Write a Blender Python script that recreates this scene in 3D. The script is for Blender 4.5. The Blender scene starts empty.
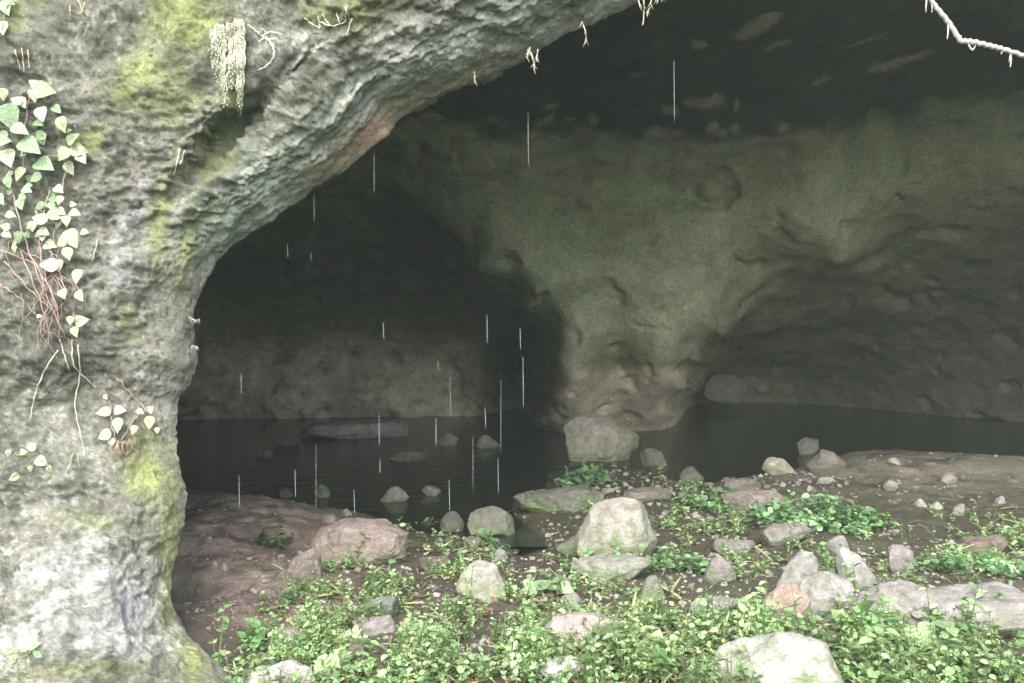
import bpy, math, random
import numpy as np
from mathutils import Vector, Matrix
from mathutils.bvhtree import BVHTree
random.seed(7); np.random.seed(7)
S = bpy.context.scene
COL = S.collection

# ------------------------------------------------------------ camera, sky, sun, exposure
F = 900.0; CZ = 1.7; TILT = math.atan(11.5/900)
cam_d = bpy.data.cameras.new('camera'); cam = bpy.data.objects.new('camera', cam_d); COL.objects.link(cam)
cam.location = (0, 0, CZ); cam.rotation_euler = (math.pi/2 - TILT, 0, 0)
cam_d.sensor_width = 36; cam_d.lens = 36*F/1024; cam_d.clip_start = 0.05; cam_d.clip_end = 1500
S.camera = cam
SUN_EL, SUN_AZ = 42, 188      # azimuth (clockwise from +Y, the view direction) the light comes FROM
w = bpy.data.worlds.new('World'); S.world = w; w.use_nodes = True
nt = w.node_tree; nt.nodes.clear()
sky = nt.nodes.new('ShaderNodeTexSky'); sky.sky_type = 'NISHITA'; sky.sun_disc = False
sky.sun_elevation = math.radians(SUN_EL); sky.sun_rotation = math.radians(SUN_AZ)
sky.dust_density = 4.5; sky.air_density = 0.7; sky.ozone_density = 1.0
bg = nt.nodes.new('ShaderNodeBackground'); bg.inputs[1].default_value = 0.15
wo = nt.nodes.new('ShaderNodeOutputWorld')
nt.links.new(sky.outputs[0], bg.inputs[0]); nt.links.new(bg.outputs[0], wo.inputs[0])
sd = bpy.data.lights.new('sun', 'SUN'); sd.energy = 2.2; sd.angle = math.radians(75); sd.color = (.96, 1, .93)
sun = bpy.data.objects.new('sun', sd); COL.objects.link(sun)
a, e = math.radians(SUN_AZ), math.radians(SUN_EL)
sun.rotation_euler = Vector((math.sin(a)*math.cos(e), math.cos(a)*math.cos(e), math.sin(e))).to_track_quat('Z', 'Y').to_euler()
S.view_settings.view_transform = 'Standard'; S.view_settings.look = 'None'; S.view_settings.gamma = 1
S.view_settings.exposure = 1.85
S.render.engine = 'CYCLES'
S.cycles.max_bounces = 8; S.cycles.diffuse_bounces = 5

# ------------------------------------------------------------ maths helpers
def P(px, py, Y):
    """world point at distance Y (along +Y) seen under the given angles"""
    px = np.asarray(px, float); py = np.asarray(py, float); Y = np.asarray(Y, float)
    dz = (341.5-py)/F; c, s = math.cos(TILT), math.sin(TILT)
    dy = c + dz*s; dzz = -s + dz*c
    return np.stack([(px-512)/F/dy*Y, Y+0*px, CZ + dzz/dy*Y], -1)
def ray(px, py):
    p = P(px, py, 1.0); return (Vector(p) - Vector((0, 0, CZ))).normalized()

_perm = np.random.RandomState(3).permutation(4096).astype(np.int64)
_grad = np.random.RandomState(4).normal(size=(4096, 3)); _grad /= np.linalg.norm(_grad, axis=1)[:, None]
def perlin(p):
    i = np.floor(p).astype(np.int64); f = p - i
    u = f*f*f*(f*(f*6-15)+10)
    out = np.zeros(p.shape[:-1])
    for dx in (0, 1):
        wx = u[..., 0] if dx else 1-u[..., 0]
        for dy in (0, 1):
            wy = u[..., 1] if dy else 1-u[..., 1]
            for dz in (0, 1):
                wz = u[..., 2] if dz else 1-u[..., 2]
                h = _perm[(_perm[(_perm[(i[..., 0]+dx) & 4095] + i[..., 1]+dy) & 4095] + i[..., 2]+dz) & 4095]
                g = _grad[h]
                out += wx*wy*wz*(g[..., 0]*(f[..., 0]-dx) + g[..., 1]*(f[..., 1]-dy) + g[..., 2]*(f[..., 2]-dz))
    return out*1.6
def fbm(p, scale, octs=4, gain=.5, seed=0, ridged=False):
    q = np.asarray(p, float)*scale + seed*17.31
    t = 0; a = 1; n = 0
    for k in range(octs):
        v = perlin(q)
        if ridged: v = 1-2*np.abs(v)-.5
        t = t + a*v; n += a; a *= gain; q = q*2.07 + 5.2
    return t/n
def sstep(a, b, x):
    t = np.clip((x-a)/(b-a), 0, 1); return t*t*(3-2*t)
def blob(px, py, cx, cy, rx, ry, ang=0):
    c, s = math.cos(math.radians(ang)), math.sin(math.radians(ang))
    dx, dy = px-cx, py-cy
    return np.exp(-(((dx*c+dy*s)/rx)**2 + ((-dx*s+dy*c)/ry)**2))
def mixc(c, col, m):
    m = np.clip(m, 0, 1)[..., None]; return c*(1-m) + np.array(col)*m
def catmull(pts, per=12):
    pts = np.array(pts, float); q = np.vstack([2*pts[0]-pts[1], pts, 2*pts[-1]-pts[-2]]); out = []
    for i in range(1, len(q)-2):
        t = np.linspace(0, 1, per, endpoint=False)[:, None]
        p0, p1, p2, p3 = q[i-1], q[i], q[i+1], q[i+2]
        out.append(.5*((2*p1)+(-p0+p2)*t+(2*p0-5*p1+4*p2-p3)*t*t+(-p0+3*p1-3*p2+p3)*t**3))
    out.append(pts[-1:]); return np.vstack(out)
def rbf(ctrl, scale):
    c = np.array(ctrl, float); X = c[:, :2]/scale; v = c[:, 2]
    A = np.linalg.norm(X[:, None]-X[None], axis=-1)
    n = len(c); M = np.zeros((n+3, n+3)); M[:n, :n] = A; M[:n, n] = 1; M[:n, n+1:] = X; M[n, :n] = 1; M[n+1:, :n] = X.T
    sol = np.linalg.solve(M, np.concatenate([v, np.zeros(3)]))
    def f(x, y):
        q = np.stack([x, y], -1)/scale; r = np.zeros(x.shape)
        for k in range(n): r = r + sol[k]*np.sqrt(((q-X[k])**2).sum(-1))
        return r + sol[n] + sol[n+1]*q[..., 0] + sol[n+2]*q[..., 1]
    return f

# ------------------------------------------------------------ object helpers
def tag(o, label=None, cat=None, group=None, kind=None):
    if label: o['label'] = label
    if cat: o['category'] = cat
    if group: o['group'] = group
    if kind: o['kind'] = kind
    return o
def link(name, me, m, parent=None):
    o = bpy.data.objects.new(name, me); COL.objects.link(o)
    if m is not None: me.materials.append(m)
    if parent is not None: o.parent = parent
    return o
def empty(name, loc):
    o = bpy.data.objects.new(name, None); COL.objects.link(o); o.location = loc; o.empty_display_size = .1
    return o
def mesh_np(name, V, faces, col=None, smooth=True):
    """faces: int array (n,k) or list of such arrays"""
    if not isinstance(faces, list): faces = [faces]
    me = bpy.data.meshes.new(name)
    V = np.asarray(V, np.float32).reshape(-1, 3)
    me.vertices.add(len(V)); me.vertices.foreach_set('co', V.ravel())
    loops = np.concatenate([f.ravel() for f in faces]).astype(np.int32)
    tot = np.concatenate([np.full(len(f), f.shape[1]) for f in faces]).astype(np.int32)
    st = np.concatenate([[0], np.cumsum(tot)[:-1]]).astype(np.int32)
    me.loops.add(len(loops)); me.loops.foreach_set('vertex_index', loops)
    me.polygons.add(len(tot)); me.polygons.foreach_set('loop_start', st); me.polygons.foreach_set('loop_total', tot)
    me.polygons.foreach_set('use_smooth', np.full(len(tot), smooth))
    me.update(calc_edges=True); me.validate()
    if col is not None:
        at = me.color_attributes.new('Col', 'FLOAT_COLOR', 'POINT')
        c = np.ones((len(V), 4), np.float32); c[:, :3] = np.asarray(col).reshape(-1, 3)
        at.data.foreach_set('color', c.ravel())
    return me
def grid_faces(nu, nv, flip=False):
    i = np.arange(nu*nv).reshape(nu, nv)
    f = np.stack([i[:-1, :-1], i[1:, :-1], i[1:, 1:], i[:-1, 1:]], -1).reshape(-1, 4)
    return f[:, ::-1] if flip else f
def grid_normals(V):
    du = np.gradient(V, axis=0); dv = np.gradient(V, axis=1)
    n = np.cross(du, dv); n /= np.linalg.norm(n, axis=-1)[..., None]+1e-9
    return n

# ------------------------------------------------------------ materials
def rock_mat(name, scale=1.0, bump=.5, rough=.85, var=.5, fine=60, spec=.3):
    m = bpy.data.materials.new(name); m.use_nodes = True; t = m.node_tree; N = t.nodes; L = t.links
    b = N['Principled BSDF']; b.inputs['Roughness'].default_value = rough
    b.inputs['Specular IOR Level'].default_value = spec
    geo = N.new('ShaderNodeNewGeometry')
    at = N.new('ShaderNodeAttribute'); at.attribute_name = 'Col'
    def noise(sc, det, r=.6):
        n = N.new('ShaderNodeTexNoise'); n.inputs['Scale'].default_value = sc*scale; n.inputs['Detail'].default_value = det
        n.inputs['Roughness'].default_value = r; L.new(geo.outputs['Position'], n.inputs['Vector']); return n
    n1 = noise(5, 8, .7); n2 = noise(fine, 6, .75)
    r1 = N.new('ShaderNodeMapRange'); r1.inputs[1].default_value = .3; r1.inputs[2].default_value = .7
    r1.inputs[3].default_value = 1-var; r1.inputs[4].default_value = 1+var; L.new(n1.outputs[0], r1.inputs[0])
    r2 = N.new('ShaderNodeMapRange'); r2.inputs[1].default_value = .3; r2.inputs[2].default_value = .7
    r2.inputs[3].default_value = 1-var; r2.inputs[4].default_value = 1+var; L.new(n2.outputs[0], r2.inputs[0])
    mu = N.new('ShaderNodeMath'); mu.operation = 'MULTIPLY'; L.new(r1.outputs[0], mu.inputs[0]); L.new(r2.outputs[0], mu.inputs[1])
    vm = N.new('ShaderNodeVectorMath'); vm.operation = 'SCALE'; L.new(at.outputs['Color'], vm.inputs[0]); L.new(mu.outputs[0], vm.inputs['Scale'])
    L.new(vm.outputs[0], b.inputs['Base Color'])
    n3 = noise(fine*.35, 10, .72)
    bp = N.new('ShaderNodeBump'); bp.inputs['Strength'].default_value = bump; bp.inputs['Distance'].default_value = .05/scale
    L.new(n3.outputs[0], bp.inputs['Height'])
    bp2 = N.new('ShaderNodeBump'); bp2.inputs['Strength'].default_value = bump*.8; bp2.inputs['Distance'].default_value = .012/scale
    L.new(n2.outputs[0], bp2.inputs['Height']); L.new(bp.outputs[0], bp2.inputs['Normal']); L.new(bp2.outputs[0], b.inputs['Normal'])
    return m
M_cliff = rock_mat('cliff_rock', 1, .9, .85, .42, 55)
M_cave = rock_mat('cave_rock', .55, .6, .7, .28, 40)
M_ground = rock_mat('mud', 1, .6, .75, .35, 45)
M_stone = rock_mat('stone', 1.4, .5, .8, .28, 50)
def leaf_mat(name, trans=.35, rough=.4):
    m = bpy.data.materials.new(name); m.use_nodes = True; t = m.node_tree; N = t.nodes; L = t.links
    b = N['Principled BSDF']; b.inputs['Roughness'].default_value = rough; b.inputs['Specular IOR Level'].default_value = .35
    at = N.new('ShaderNodeAttribute'); at.attribute_name = 'Col'; L.new(at.outputs['Color'], b.inputs['Base Color'])
    geo = N.new('ShaderNodeNewGeometry'); n = N.new('ShaderNodeTexNoise'); n.inputs['Scale'].default_value = 70; n.inputs['Detail'].default_value = 5
    L.new(geo.outputs['Position'], n.inputs['Vector']); cr = N.new('ShaderNodeMapRange'); cr.inputs[1].default_value = .25; cr.inputs[2].default_value = .75
    cr.inputs[3].default_value = .55; cr.inputs[4].default_value = 1.4; L.new(n.outputs[0], cr.inputs[0])
    vm = N.new('ShaderNodeVectorMath'); vm.operation = 'SCALE'; L.new(at.outputs['Color'], vm.inputs[0]); L.new(cr.outputs[0], vm.inputs['Scale']); L.new(vm.outputs[0], b.inputs['Base Color'])
    bp = N.new('ShaderNodeBump'); bp.inputs['Strength'].default_value = .4; bp.inputs['Distance'].default_value = .004; L.new(n.outputs[0], bp.inputs['Height']); L.new(bp.outputs[0], b.inputs['Normal'])
    tr = N.new('ShaderNodeBsdfTranslucent'); L.new(vm.outputs[0], tr.inputs[0])
    mx = N.new('ShaderNodeMixShader'); mx.inputs[0].default_value = trans
    L.new(b.outputs[0], mx.inputs[1]); L.new(tr.outputs[0], mx.inputs[2]); L.new(mx.outputs[0], N['Material Output'].inputs[0])
    return m
M_leaf = leaf_mat('leaf')
def plain(name, c, rough=.7, **k):
    m = bpy.data.materials.new(name); m.use_nodes = True; N = m.node_tree.nodes; L = m.node_tree.links
    b = N['Principled BSDF']; b.inputs['Roughness'].default_value = rough
    geo = N.new('ShaderNodeNewGeometry'); n = N.new('ShaderNodeTexNoise'); n.inputs['Scale'].default_value = 30
    n.inputs['Detail'].default_value = 4; L.new(geo.outputs['Position'], n.inputs['Vector'])
    cr = N.new('ShaderNodeMapRange'); cr.inputs[3].default_value = .6; cr.inputs[4].default_value = 1.4; L.new(n.outputs[0], cr.inputs[0])
    vm = N.new('ShaderNodeVectorMath'); vm.operation = 'SCALE'; vm.inputs[0].default_value = c; L.new(cr.outputs[0], vm.inputs['Scale'])
    L.new(vm.outputs[0], b.inputs['Base Color'])
    return m
M_redstem = plain('red_stem', (.27, .19, .165)); M_root = plain('pale_root', (.36, .34, .27)); M_stem = plain('green_stem', (.16, .2, .08))
M_bark = plain('pale_bark', (.36, .32, .30), .8); M_moss = plain('dead_moss', (.50, .50, .40), .9); M_drystem = plain('dry_stem', (.42, .37, .22))
M_drop = bpy.data.materials.new('falling_water'); M_drop.use_nodes = True
_b = M_drop.node_tree.nodes['Principled BSDF']; _b.inputs['Base Color'].default_value = (.42, .45, .45, 1)
_b.inputs['Roughness'].default_value = .15; _b.inputs['Transmission Weight'].default_value = .35; _b.inputs['IOR'].default_value = 1.33
M_water = bpy.data.materials.new('pool_water'); M_water.use_nodes = True
_n = M_water.node_tree; _b = _n.nodes['Principled BSDF']; _b.inputs['Base Color'].default_value = (.018, .022, .018, 1)
_b.inputs['Roughness'].default_value = .2; _b.inputs['IOR'].default_value = 1.33
_g = _n.nodes.new('ShaderNodeNewGeometry'); _t = _n.nodes.new('ShaderNodeTexNoise'); _t.inputs['Scale'].default_value = 5; _t.inputs['Detail'].default_value = 3
_u = _n.nodes.new('ShaderNodeBump'); _u.inputs['Strength'].default_value = .3; _u.inputs['Distance'].default_value = .03
_n.links.new(_g.outputs['Position'], _t.inputs['Vector']); _n.links.new(_t.outputs[0], _u.inputs['Height']); _n.links.new(_u.outputs[0], _b.inputs['Normal'])

# ------------------------------------------------------------ the cliff round the cave mouth
# lip of the mouth: (view angles as px, py; distance Y; roundness B of the lip)
lip = [(420, 860, 3.6, .5), (330, 780, 3.8, .5), (262, 705, 4.1, .5), (226, 672, 4.25, .5), (196, 640, 4.4, .5), (176, 606, 4.5, .5), (171, 590, 4.55, .5), (176, 558, 4.6, .5),
       (185, 522, 4.65, .45), (189, 492, 4.7, .45), (184, 470, 4.7, .45), (181, 440, 4.75, .45), (182, 408, 4.8, .45), (192, 388, 4.8, .45), (200, 365, 4.8, .5), (196, 345, 4.8, .5),
       (194, 318, 4.8, .5), (197, 300, 4.85, .55), (207, 277, 4.9, .6), (224, 253, 5.0, .7), (262, 223, 5.1, .8), (300, 195, 5.2, .9), (340, 170, 5.3, 1.0), (380, 140, 5.35, 1.05),
       (408, 113, 5.4, 1.1), (440, 96, 5.4, 1.1), (480, 76, 5.4, 1.1), (520, 60, 5.4, 1.1), (560, 37, 5.4, 1.1), (600, 20, 5.4, 1.1), (640, -3, 5.4, 1.1), (700, -46, 5.4, 1.1), (760, -110, 5.4, 1.0),
       (850, -240, 5.3, .9), (1000, -350, 5.3, .9), (1300, -370, 5.4, .9), (1650, -250, 5.8, .9), (1850, 60, 6, .9), (1900, 400, 6, .9), (1850, 860, 6, .9)]  # out of view, the lip is raised to let more sky light in
c = catmull(lip, 40)
seg = np.concatenate([[0], np.cumsum(np.linalg.norm(np.diff(c[:, :2], axis=0), axis=1))])
us = []; s = 0
while s < seg[-1]:
    us.append(s); x = np.interp(s, seg, c[:, 0]); y = np.interp(s, seg, c[:, 1])
    s += 2.0 if (x < 760 and y < 730) else 14
us = np.array(us); U = np.stack([np.interp(us, seg, c[:, k]) for k in range(4)], -1)
nu = len(us)
dirv = U[:, :2] - np.array([900, 420]); dirv /= np.linalg.norm(dirv, axis=1)[:, None]
dpx = np.concatenate([np.arange(0, 60, 1.6), np.arange(60, 330, 3), np.arange(330, 700, 6), np.geomspace(700, 2200, 40)])
nin = 46
PX = U[:, None, 0] + dirv[:, None, 0]*dpx; PY = U[:, None, 1] + dirv[:, None, 1]*dpx
wd = 26+U[:, 3]*28
YY = U[:, None, 2] - U[:, None, 3]*.50*(1-np.exp(-dpx/wd[:, None])) - .28*U[:, None, 3]*(1-np.exp(-dpx/170))
# the recessed crease above the arch and the swelling base
YY += .22*blob(PX, PY, 238, 128, 70, 14, -48) - .20*blob(PX, PY, 60, 640, 130, 90) + .12*blob(PX, PY, 90, 400, 70, 60)
Vo = P(PX, PY, YY)
t = np.linspace(0, 1, nin+1)[1:]**1.5*3.2
out3 = np.stack([dirv[:, 0], np.zeros(nu), -dirv[:, 1]], -1)
base = Vo[:, 0]
view = base - np.array([0, 0, CZ]); view /= np.linalg.norm(view, axis=1)[:, None]
inn = base[:, None] + t[None, :, None]*(view[:, None]*1.0 + out3[:, None]*(.22+.25*t[None, :, None]/3.2))
V = np.concatenate([inn[:, ::-1], Vo], 1)
# unseen hill shell: outer edge carried back and over to keep sky light out
edge = Vo[:, -1]; ed = [edge + np.array([0, 2, 0])*1.0]
for Y in (9, 16, 24, 31): q = edge.copy(); q[:, 1] = Y; q = q*np.array([1.25, 1, 1.0]); ed.append(q)
for sc in (.6, .2, 0.0): q = ed[4].copy(); q[:, 0] = 3+(q[:, 0]-3)*sc; q[:, 2] = 2+(q[:, 2]-2)*sc; q[:, 1] = 33; ed.append(q)
Vall = np.concatenate([V, np.stack(ed, 1)], 1)
n = grid_normals(Vall)
n = np.where((n[..., 1:2] > 0) & (np.arange(Vall.shape[1])[None, :, None] > nin), -n, n)
nm = grid_normals(V); flip = np.sign((nm[:, -60, 1]).mean())
nrm = -grid_normals(Vall)*flip
dist = np.concatenate([-t[::-1]*190, dpx, np.full(len(ed), 3000)])
ud = np.broadcast_to(us[:, None], Vall.shape[:2]); dd = np.broadcast_to(dist[None], Vall.shape[:2])
px = np.concatenate([np.repeat(U[:, :1], nin, 1), PX, np.repeat(PX[:, -1:], len(ed), 1)], 1)
py = np.concatenate([np.repeat(U[:, 1:2], nin, 1), PY, np.repeat(PY[:, -1:], len(ed), 1)], 1)
archm = sstep(170, 300, px)*sstep(330, 230, py)*sstep(190, 110, dd)
stk = fbm(np.stack([ud*.010, dd*.055, 0*dd], -1), 1, 5, .62, seed=71) 
A = (1-sstep(900, 1800, dist))[None, :]
disp = .17*fbm(Vall, .9, 3, seed=1) + .06*fbm(Vall, 3.2, 4, .55, seed=2, ridged=True) + .034*fbm(Vall, 11, 4, .65, seed=3) + .014*fbm(Vall, 38, 2, .6, seed=5, ridged=True)
# layered, chipped look
str_ = fbm(Vall*np.array([1, 1, 2.2]), 6, 3, .6, seed=8); disp += .03*(sstep(-.05, .12, str_)-.5)*sstep(-.3, .3, fbm(Vall, 1.2, 2, seed=9))
disp += archm*.06*stk + archm*.014*fbm(np.stack([ud*.03, dd*.16, 0*dd], -1), 1, 3, .6, seed=72, ridged=True)
damp = .35+.65*sstep(0, 70, np.abs(dist))[None, :]
Vd = Vall + nrm*(disp*A*damp)[..., None]
px = np.concatenate([np.repeat(U[:, :1], nin, 1), PX, np.repeat(PX[:, -1:], len(ed), 1)], 1)
py = np.concatenate([np.repeat(U[:, 1:2], nin, 1), PY, np.repeat(PY[:, -1:], len(ed), 1)], 1)
nA = fbm(Vall, 2.3, 5, .6, seed=11); nB = fbm(Vall, 7, 5, .65, seed=12); nC = fbm(Vall, 24, 4, .7, seed=13); nD = fbm(Vall, 4, 5, .65, seed=14)
C = np.zeros(Vall.shape)+np.array([.205, .205, .172])
C = mixc(C, (.10, .10, .082), sstep(-.05, .3, nD)*.75)
C = mixc(C, (.06, .065, .05), .75*blob(px, py, 25, 60, 70, 70)*sstep(-.3, .2, nB))
C = mixc(C, (.09, .10, .085), .75*blob(px, py, 30, 350, 75, 110)*sstep(-.35, .2, nB))
C = mixc(C, (.30, .285, .32), .75*blob(px, py, 128, 255, 26, 95, 8)*sstep(-.2, .25, nB))
C = mixc(C, (.26, .235, .27), .6*blob(px, py, 165, 390, 30, 40)*sstep(-.2, .3, nB))
C = mixc(C, (.33, .325, .32), .7*sstep(.0, .4, nA)*sstep(-.1, .3, nC))
C = mixc(C, (.07, .07, .055), .6*sstep(.02, .35, fbm(Vall, 18, 4, .7, seed=15)))
C = mixc(C, (.38, .38, .35), .5*sstep(.08, .4, fbm(Vall, 30, 3, .7, seed=16)))
# arch band: grey-green stone, pale upper right, pinkish rim
C = mixc(C, (.26, .31, .255), .85*sstep(95, 30, dist[None, :])*sstep(300, 230, py)*(1-sstep(520, 600, px)))
C = mixc(C, (.14, .18, .125), .8*blob(px, py, 225, 160, 26, 60, 35)*sstep(-.3, .15, nB))
C = mixc(C, (.13, .17, .11), .7*blob(px, py, 330, 90, 90, 10, -28)*sstep(-.3, .15, nB))
C = mixc(C, (.42, .42, .405), .8*blob(px, py, 480, 30, 190, 60, -25)*sstep(-.15, .25, nB))
C = mixc(C, (.5, .51, .49), .75*archm*sstep(.05, .35, stk))
C = mixc(C, (.10, .12, .09), .6*archm*sstep(.0, .3, -stk))
C = mixc(C, (.60, .40, .29), .95*blob(px, py, 365, 138, 62, 15, -33)*sstep(60, 10, dist[None, :])*sstep(-.5, -.1, nB))
C = mixc(C, (.20, .155, .10), .6*blob(px, py, 460, 80, 110, 9, -27))
# moss
moss = np.zeros(px.shape)
for (cx, cy, rx, ry, an, k) in [(185, 15, 45, 45, 0, 1.1), (140, 75, 50, 40, -40, .8), (90, 135, 30, 14, -40, .8), (170, 90, 40, 45, 0, .6), (215, 150, 20, 40, 10, .7), (350, 15, 60, 22, 0, .8),
                               (160, 225, 14, 70, 10, .75), (185, 250, 12, 60, 8, .7), (145, 470, 28, 45, 0, .95), (170, 560, 14, 110, 0, .9), (130, 320, 20, 30, 0, .6), (90, 520, 60, 22, 10, .5), (235, 100, 18, 20, 0, .9),
                               (60, 670, 150, 14, 0, .6), (190, 655, 16, 40, -30, .9), (20, 20, 30, 25, 0, .6)]:
    moss = np.maximum(moss, k*blob(px, py, cx, cy, rx, ry, an))
C = mixc(C, (.185, .205, .09), sstep(.12, .85, moss*1.1 + .7*nB + .6*nC)*.85)
C = mixc(C, (.29, .33, .13), sstep(.62, 1.0, moss + .7*nC + .2*nB)*.6)
# lichen crust
lich = np.zeros(px.shape)
for (cx, cy, rx, ry, k) in [(70, 585, 120, 60, .9), (110, 640, 90, 26, 1.1), (20, 640, 70, 60, .8), (60, 500, 60, 30, .55), (120, 245, 26, 40, .45), (640, 0, 60, 30, .5), (330, 60, 60, 30, .35), (90, 240, 80, 100, .3), (420, 60, 120, 40, .45), (40, 430, 60, 40, .35)]:
    lich = np.maximum(lich, k*blob(px, py, cx, cy, rx, ry))
C = mixc(C, (.46, .46, .455), sstep(.35, 1.05, lich + 1.1*nC + .7*nB)*.8)
C = mixc(C, (.20, .21, .25), .8*blob(px, py, 125, 615, 18, 28)*sstep(-.3, .1, nB))
fac = grid_faces(nu, Vall.shape[1])
me = mesh_np('cliff', Vd, fac, C)
cliff = tag(link('cliff', me, M_cliff), 'mossy grey cliff rock arching over the cave mouth', kind='structure')
def bvh_of(V, faces): return BVHTree.FromPolygons([tuple(v) for v in V.reshape(-1, 3)], faces.tolist())
# ray casting on the part in view
vis = slice(nin-2, nin+len(dpx)-30); Vv = Vd[:, vis]; cliff_bvh = bvh_of(Vv, grid_faces(nu, Vv.shape[1]))

# ------------------------------------------------------------ inside of the cave
ctrl = []
def cp(*a):
    for q in a: ctrl.append(q)
for x, s in ((-700, .55), (-300, .72), (0, .85), (250, .93), (450, 1), (650, 1), (850, .97), (1024, .92), (1300, .84), (1800, .62)):
    cp((x, -420, 5.5*(.8+.2*s)), (x, -300, 5.8*(.8+.2*s)), (x, -220, 6.1*(.8+.2*s)), (x, -128, 6.7*(.75+.25*s)), (x, -40, 7.8*(.6+.4*s)), (x, 0, 8.7*(.5+.5*s)), (x, 60, 10.4*s))
cp((450, 105, 12.0), (550, 125, 12.9), (650, 135, 13.2), (760, 130, 12.9), (880, 112, 12.9), (1024, 85, 12.6), (1200, 60, 10.8), (1500, 60, 8.8))
cp((420, 150, 12.9), (550, 160, 13.3), (650, 170, 13.5), (760, 170, 13.4), (900, 150, 12.9), (1024, 125, 12.5))
cp((560, 240, 13.4), (680, 240, 13.4), (800, 220, 13.2), (920, 195, 12.9), (1024, 160, 12.4), (1024, 195, 12.6), (840, 255, 13.6), (400, 165, 13.1), (430, 215, 13.3), (480, 270, 13.5))
cp((525, 312, 13.8), (600, 310, 13.6), (700, 300, 13.7), (551, 346, 14.3), (620, 350, 13.9), (690, 345, 14.0), (722, 334, 14.2))
cp((545, 366, 14.3), (620, 366, 14.3), (700, 362, 14.4), (549, 395, 14.8), (620, 395, 14.8), (684, 390, 14.9), (540, 418, 15.6), (620, 424, 15.6), (672, 414, 15.6), (620, 460, 15.8), (540, 440, 16.5), (690, 440, 16.8))
# right hollow
cp((738, 338, 17.5), (728, 350, 19), (709, 375, 20), (694, 398, 20.5), (688, 412, 20.5), (760, 330, 17.2), (790, 380, 21), (750, 420, 21.5), (800, 290, 15.6), (850, 330, 18), (880, 400, 19.5), (850, 430, 20.5), (900, 260, 15.0), (950, 320, 16.6), (950, 400, 18), (1024, 235, 13.8),
   (1024, 320, 15.6), (1024, 400, 16.8), (1024, 450, 17), (850, 470, 20.5), (700, 460, 20), (1200, 250, 12), (1200, 400, 13.5), (1500, 250, 10), (1500, 450, 11), (1800, 250, 7), (1800, 500, 8))
# left hollow
cp((380, 160, 13.2), (300, 200, 13.6), (200, 250, 13.8), (370, 205, 14.3), (395, 245, 15.2), (430, 270, 16.0), (300, 260, 15.2), (468, 300, 17.0), (400, 305, 17.6), (300, 310, 17.2), (200, 320, 16.6), (510, 330, 17.6),
   (528, 352, 19.2), (534, 372, 20.0), (537, 392, 20.0), (526, 408, 19.8), (505, 375, 19.9), (450, 335, 18.6), (350, 335, 18.5), (250, 340, 18.2), (450, 375, 18.2), (360, 375, 18.0), (250, 375, 17.7), (480, 412, 18.0), (400, 412, 17.7), (300, 412, 17.4), (200, 412, 17.0),
   (400, 470, 19), (200, 470, 18.5), (0, 300, 14), (0, 450, 15.5), (-300, 250, 11), (-300, 450, 12), (-700, 250, 8), (-700, 450, 8.5), (520, 460, 18.5))
fY = rbf(ctrl, 100.)
gx = np.concatenate([np.arange(-700, 150, 14), np.arange(150, 1060, 2.6), np.arange(1060, 1810, 14)])
gy = np.concatenate([np.arange(-420, -20, 10), np.arange(-20, 480, 2.6)])
GX, GY = np.meshgrid(gx, gy, indexing='ij'); YD = fY(GX, GY)
# soften horizontal jumps slightly, add the round eye-like hollow high on the wall
r = np.hypot((GX-712)/26, (GY-191)/19); YD += .13*np.exp(-((r-.75)/.28)**2)
W = P(GX, GY, YD); nn = grid_normals(W); nn *= np.sign(-(nn[..., 1].mean()))
dsp = .2*fbm(W, .45, 3, seed=21) + .075*fbm(W, 1.6, 4, .55, seed=22) + .035*fbm(W, 5, 4, .65, seed=23) + .02*fbm(W*np.array([1, 1, 2.]), 9, 3, .6, seed=26, ridged=True)
footm = sstep(355, 372, GY)*sstep(535, 552, GX)*sstep(720, 700, GX); dsp *= 1-.75*footm; dsp *= 1-.6*blob(GX, GY, 630, 345, 110, 30); low = sstep(310, 350, GY)*(1-sstep(540, 560, GX))
dsp += low*.22*fbm(W*np.array([1, 1, .8]), 1.1, 3, seed=24, ridged=True)
pit = sstep(.22, .5, fbm(W*np.array([.8, 1, 1.3]), 2.2, 2, seed=25)); dsp -= .10*pit
ceilm = 1-sstep(95, 140, GY - 0)
W2 = W + nn*dsp[..., None]
a1 = fbm(W, .8, 4, .6, seed=31); a2 = fbm(W, 3, 4, .6, seed=32); a3 = fbm(W, 9, 3, .6, seed=33)
CC = np.zeros(W.shape)+np.array([.32, .35, .23])
CC = mixc(CC, (.27, .29, .175), sstep(-.2, .3, a1)*.6)
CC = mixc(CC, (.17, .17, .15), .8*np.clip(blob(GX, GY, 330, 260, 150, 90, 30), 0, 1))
CC = mixc(CC, (.13, .135, .115), .85*sstep(680, 830, GX)*sstep(0, 90, GY-(360-(GX-700)*.55)))  # shade of the right hollow painted in as darker rock
CC = mixc(CC, (.42, .37, .28), sstep(.1, .3, a2)*.35*sstep(400, 480, GX)*(1-ceilm))
CC = mixc(CC, (.66, .58, .47), .95*sstep(318, 360, GY)*sstep(500, 465, GX)*sstep(-.5, .05, a2))
CC = mixc(CC, (.09, .095, .085), .9*blob(GX, GY, 510, 365, 30, 46)*sstep(549, 539, GX))  # round hollow by the pillar: its shade is painted into the wall colour
CC = mixc(CC, (.42, .40, .33), .6*blob(GX, GY, 518, 420, 50, 10))
CC = mixc(CC, (.66, .56, .46), .95*sstep(360, 374, GY)*sstep(541, 556, GX)*sstep(725, 700, GX))
CC = mixc(CC, (.20, .25, .12), .7*blob(GX, GY, 630, 358, 90, 10))
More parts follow.
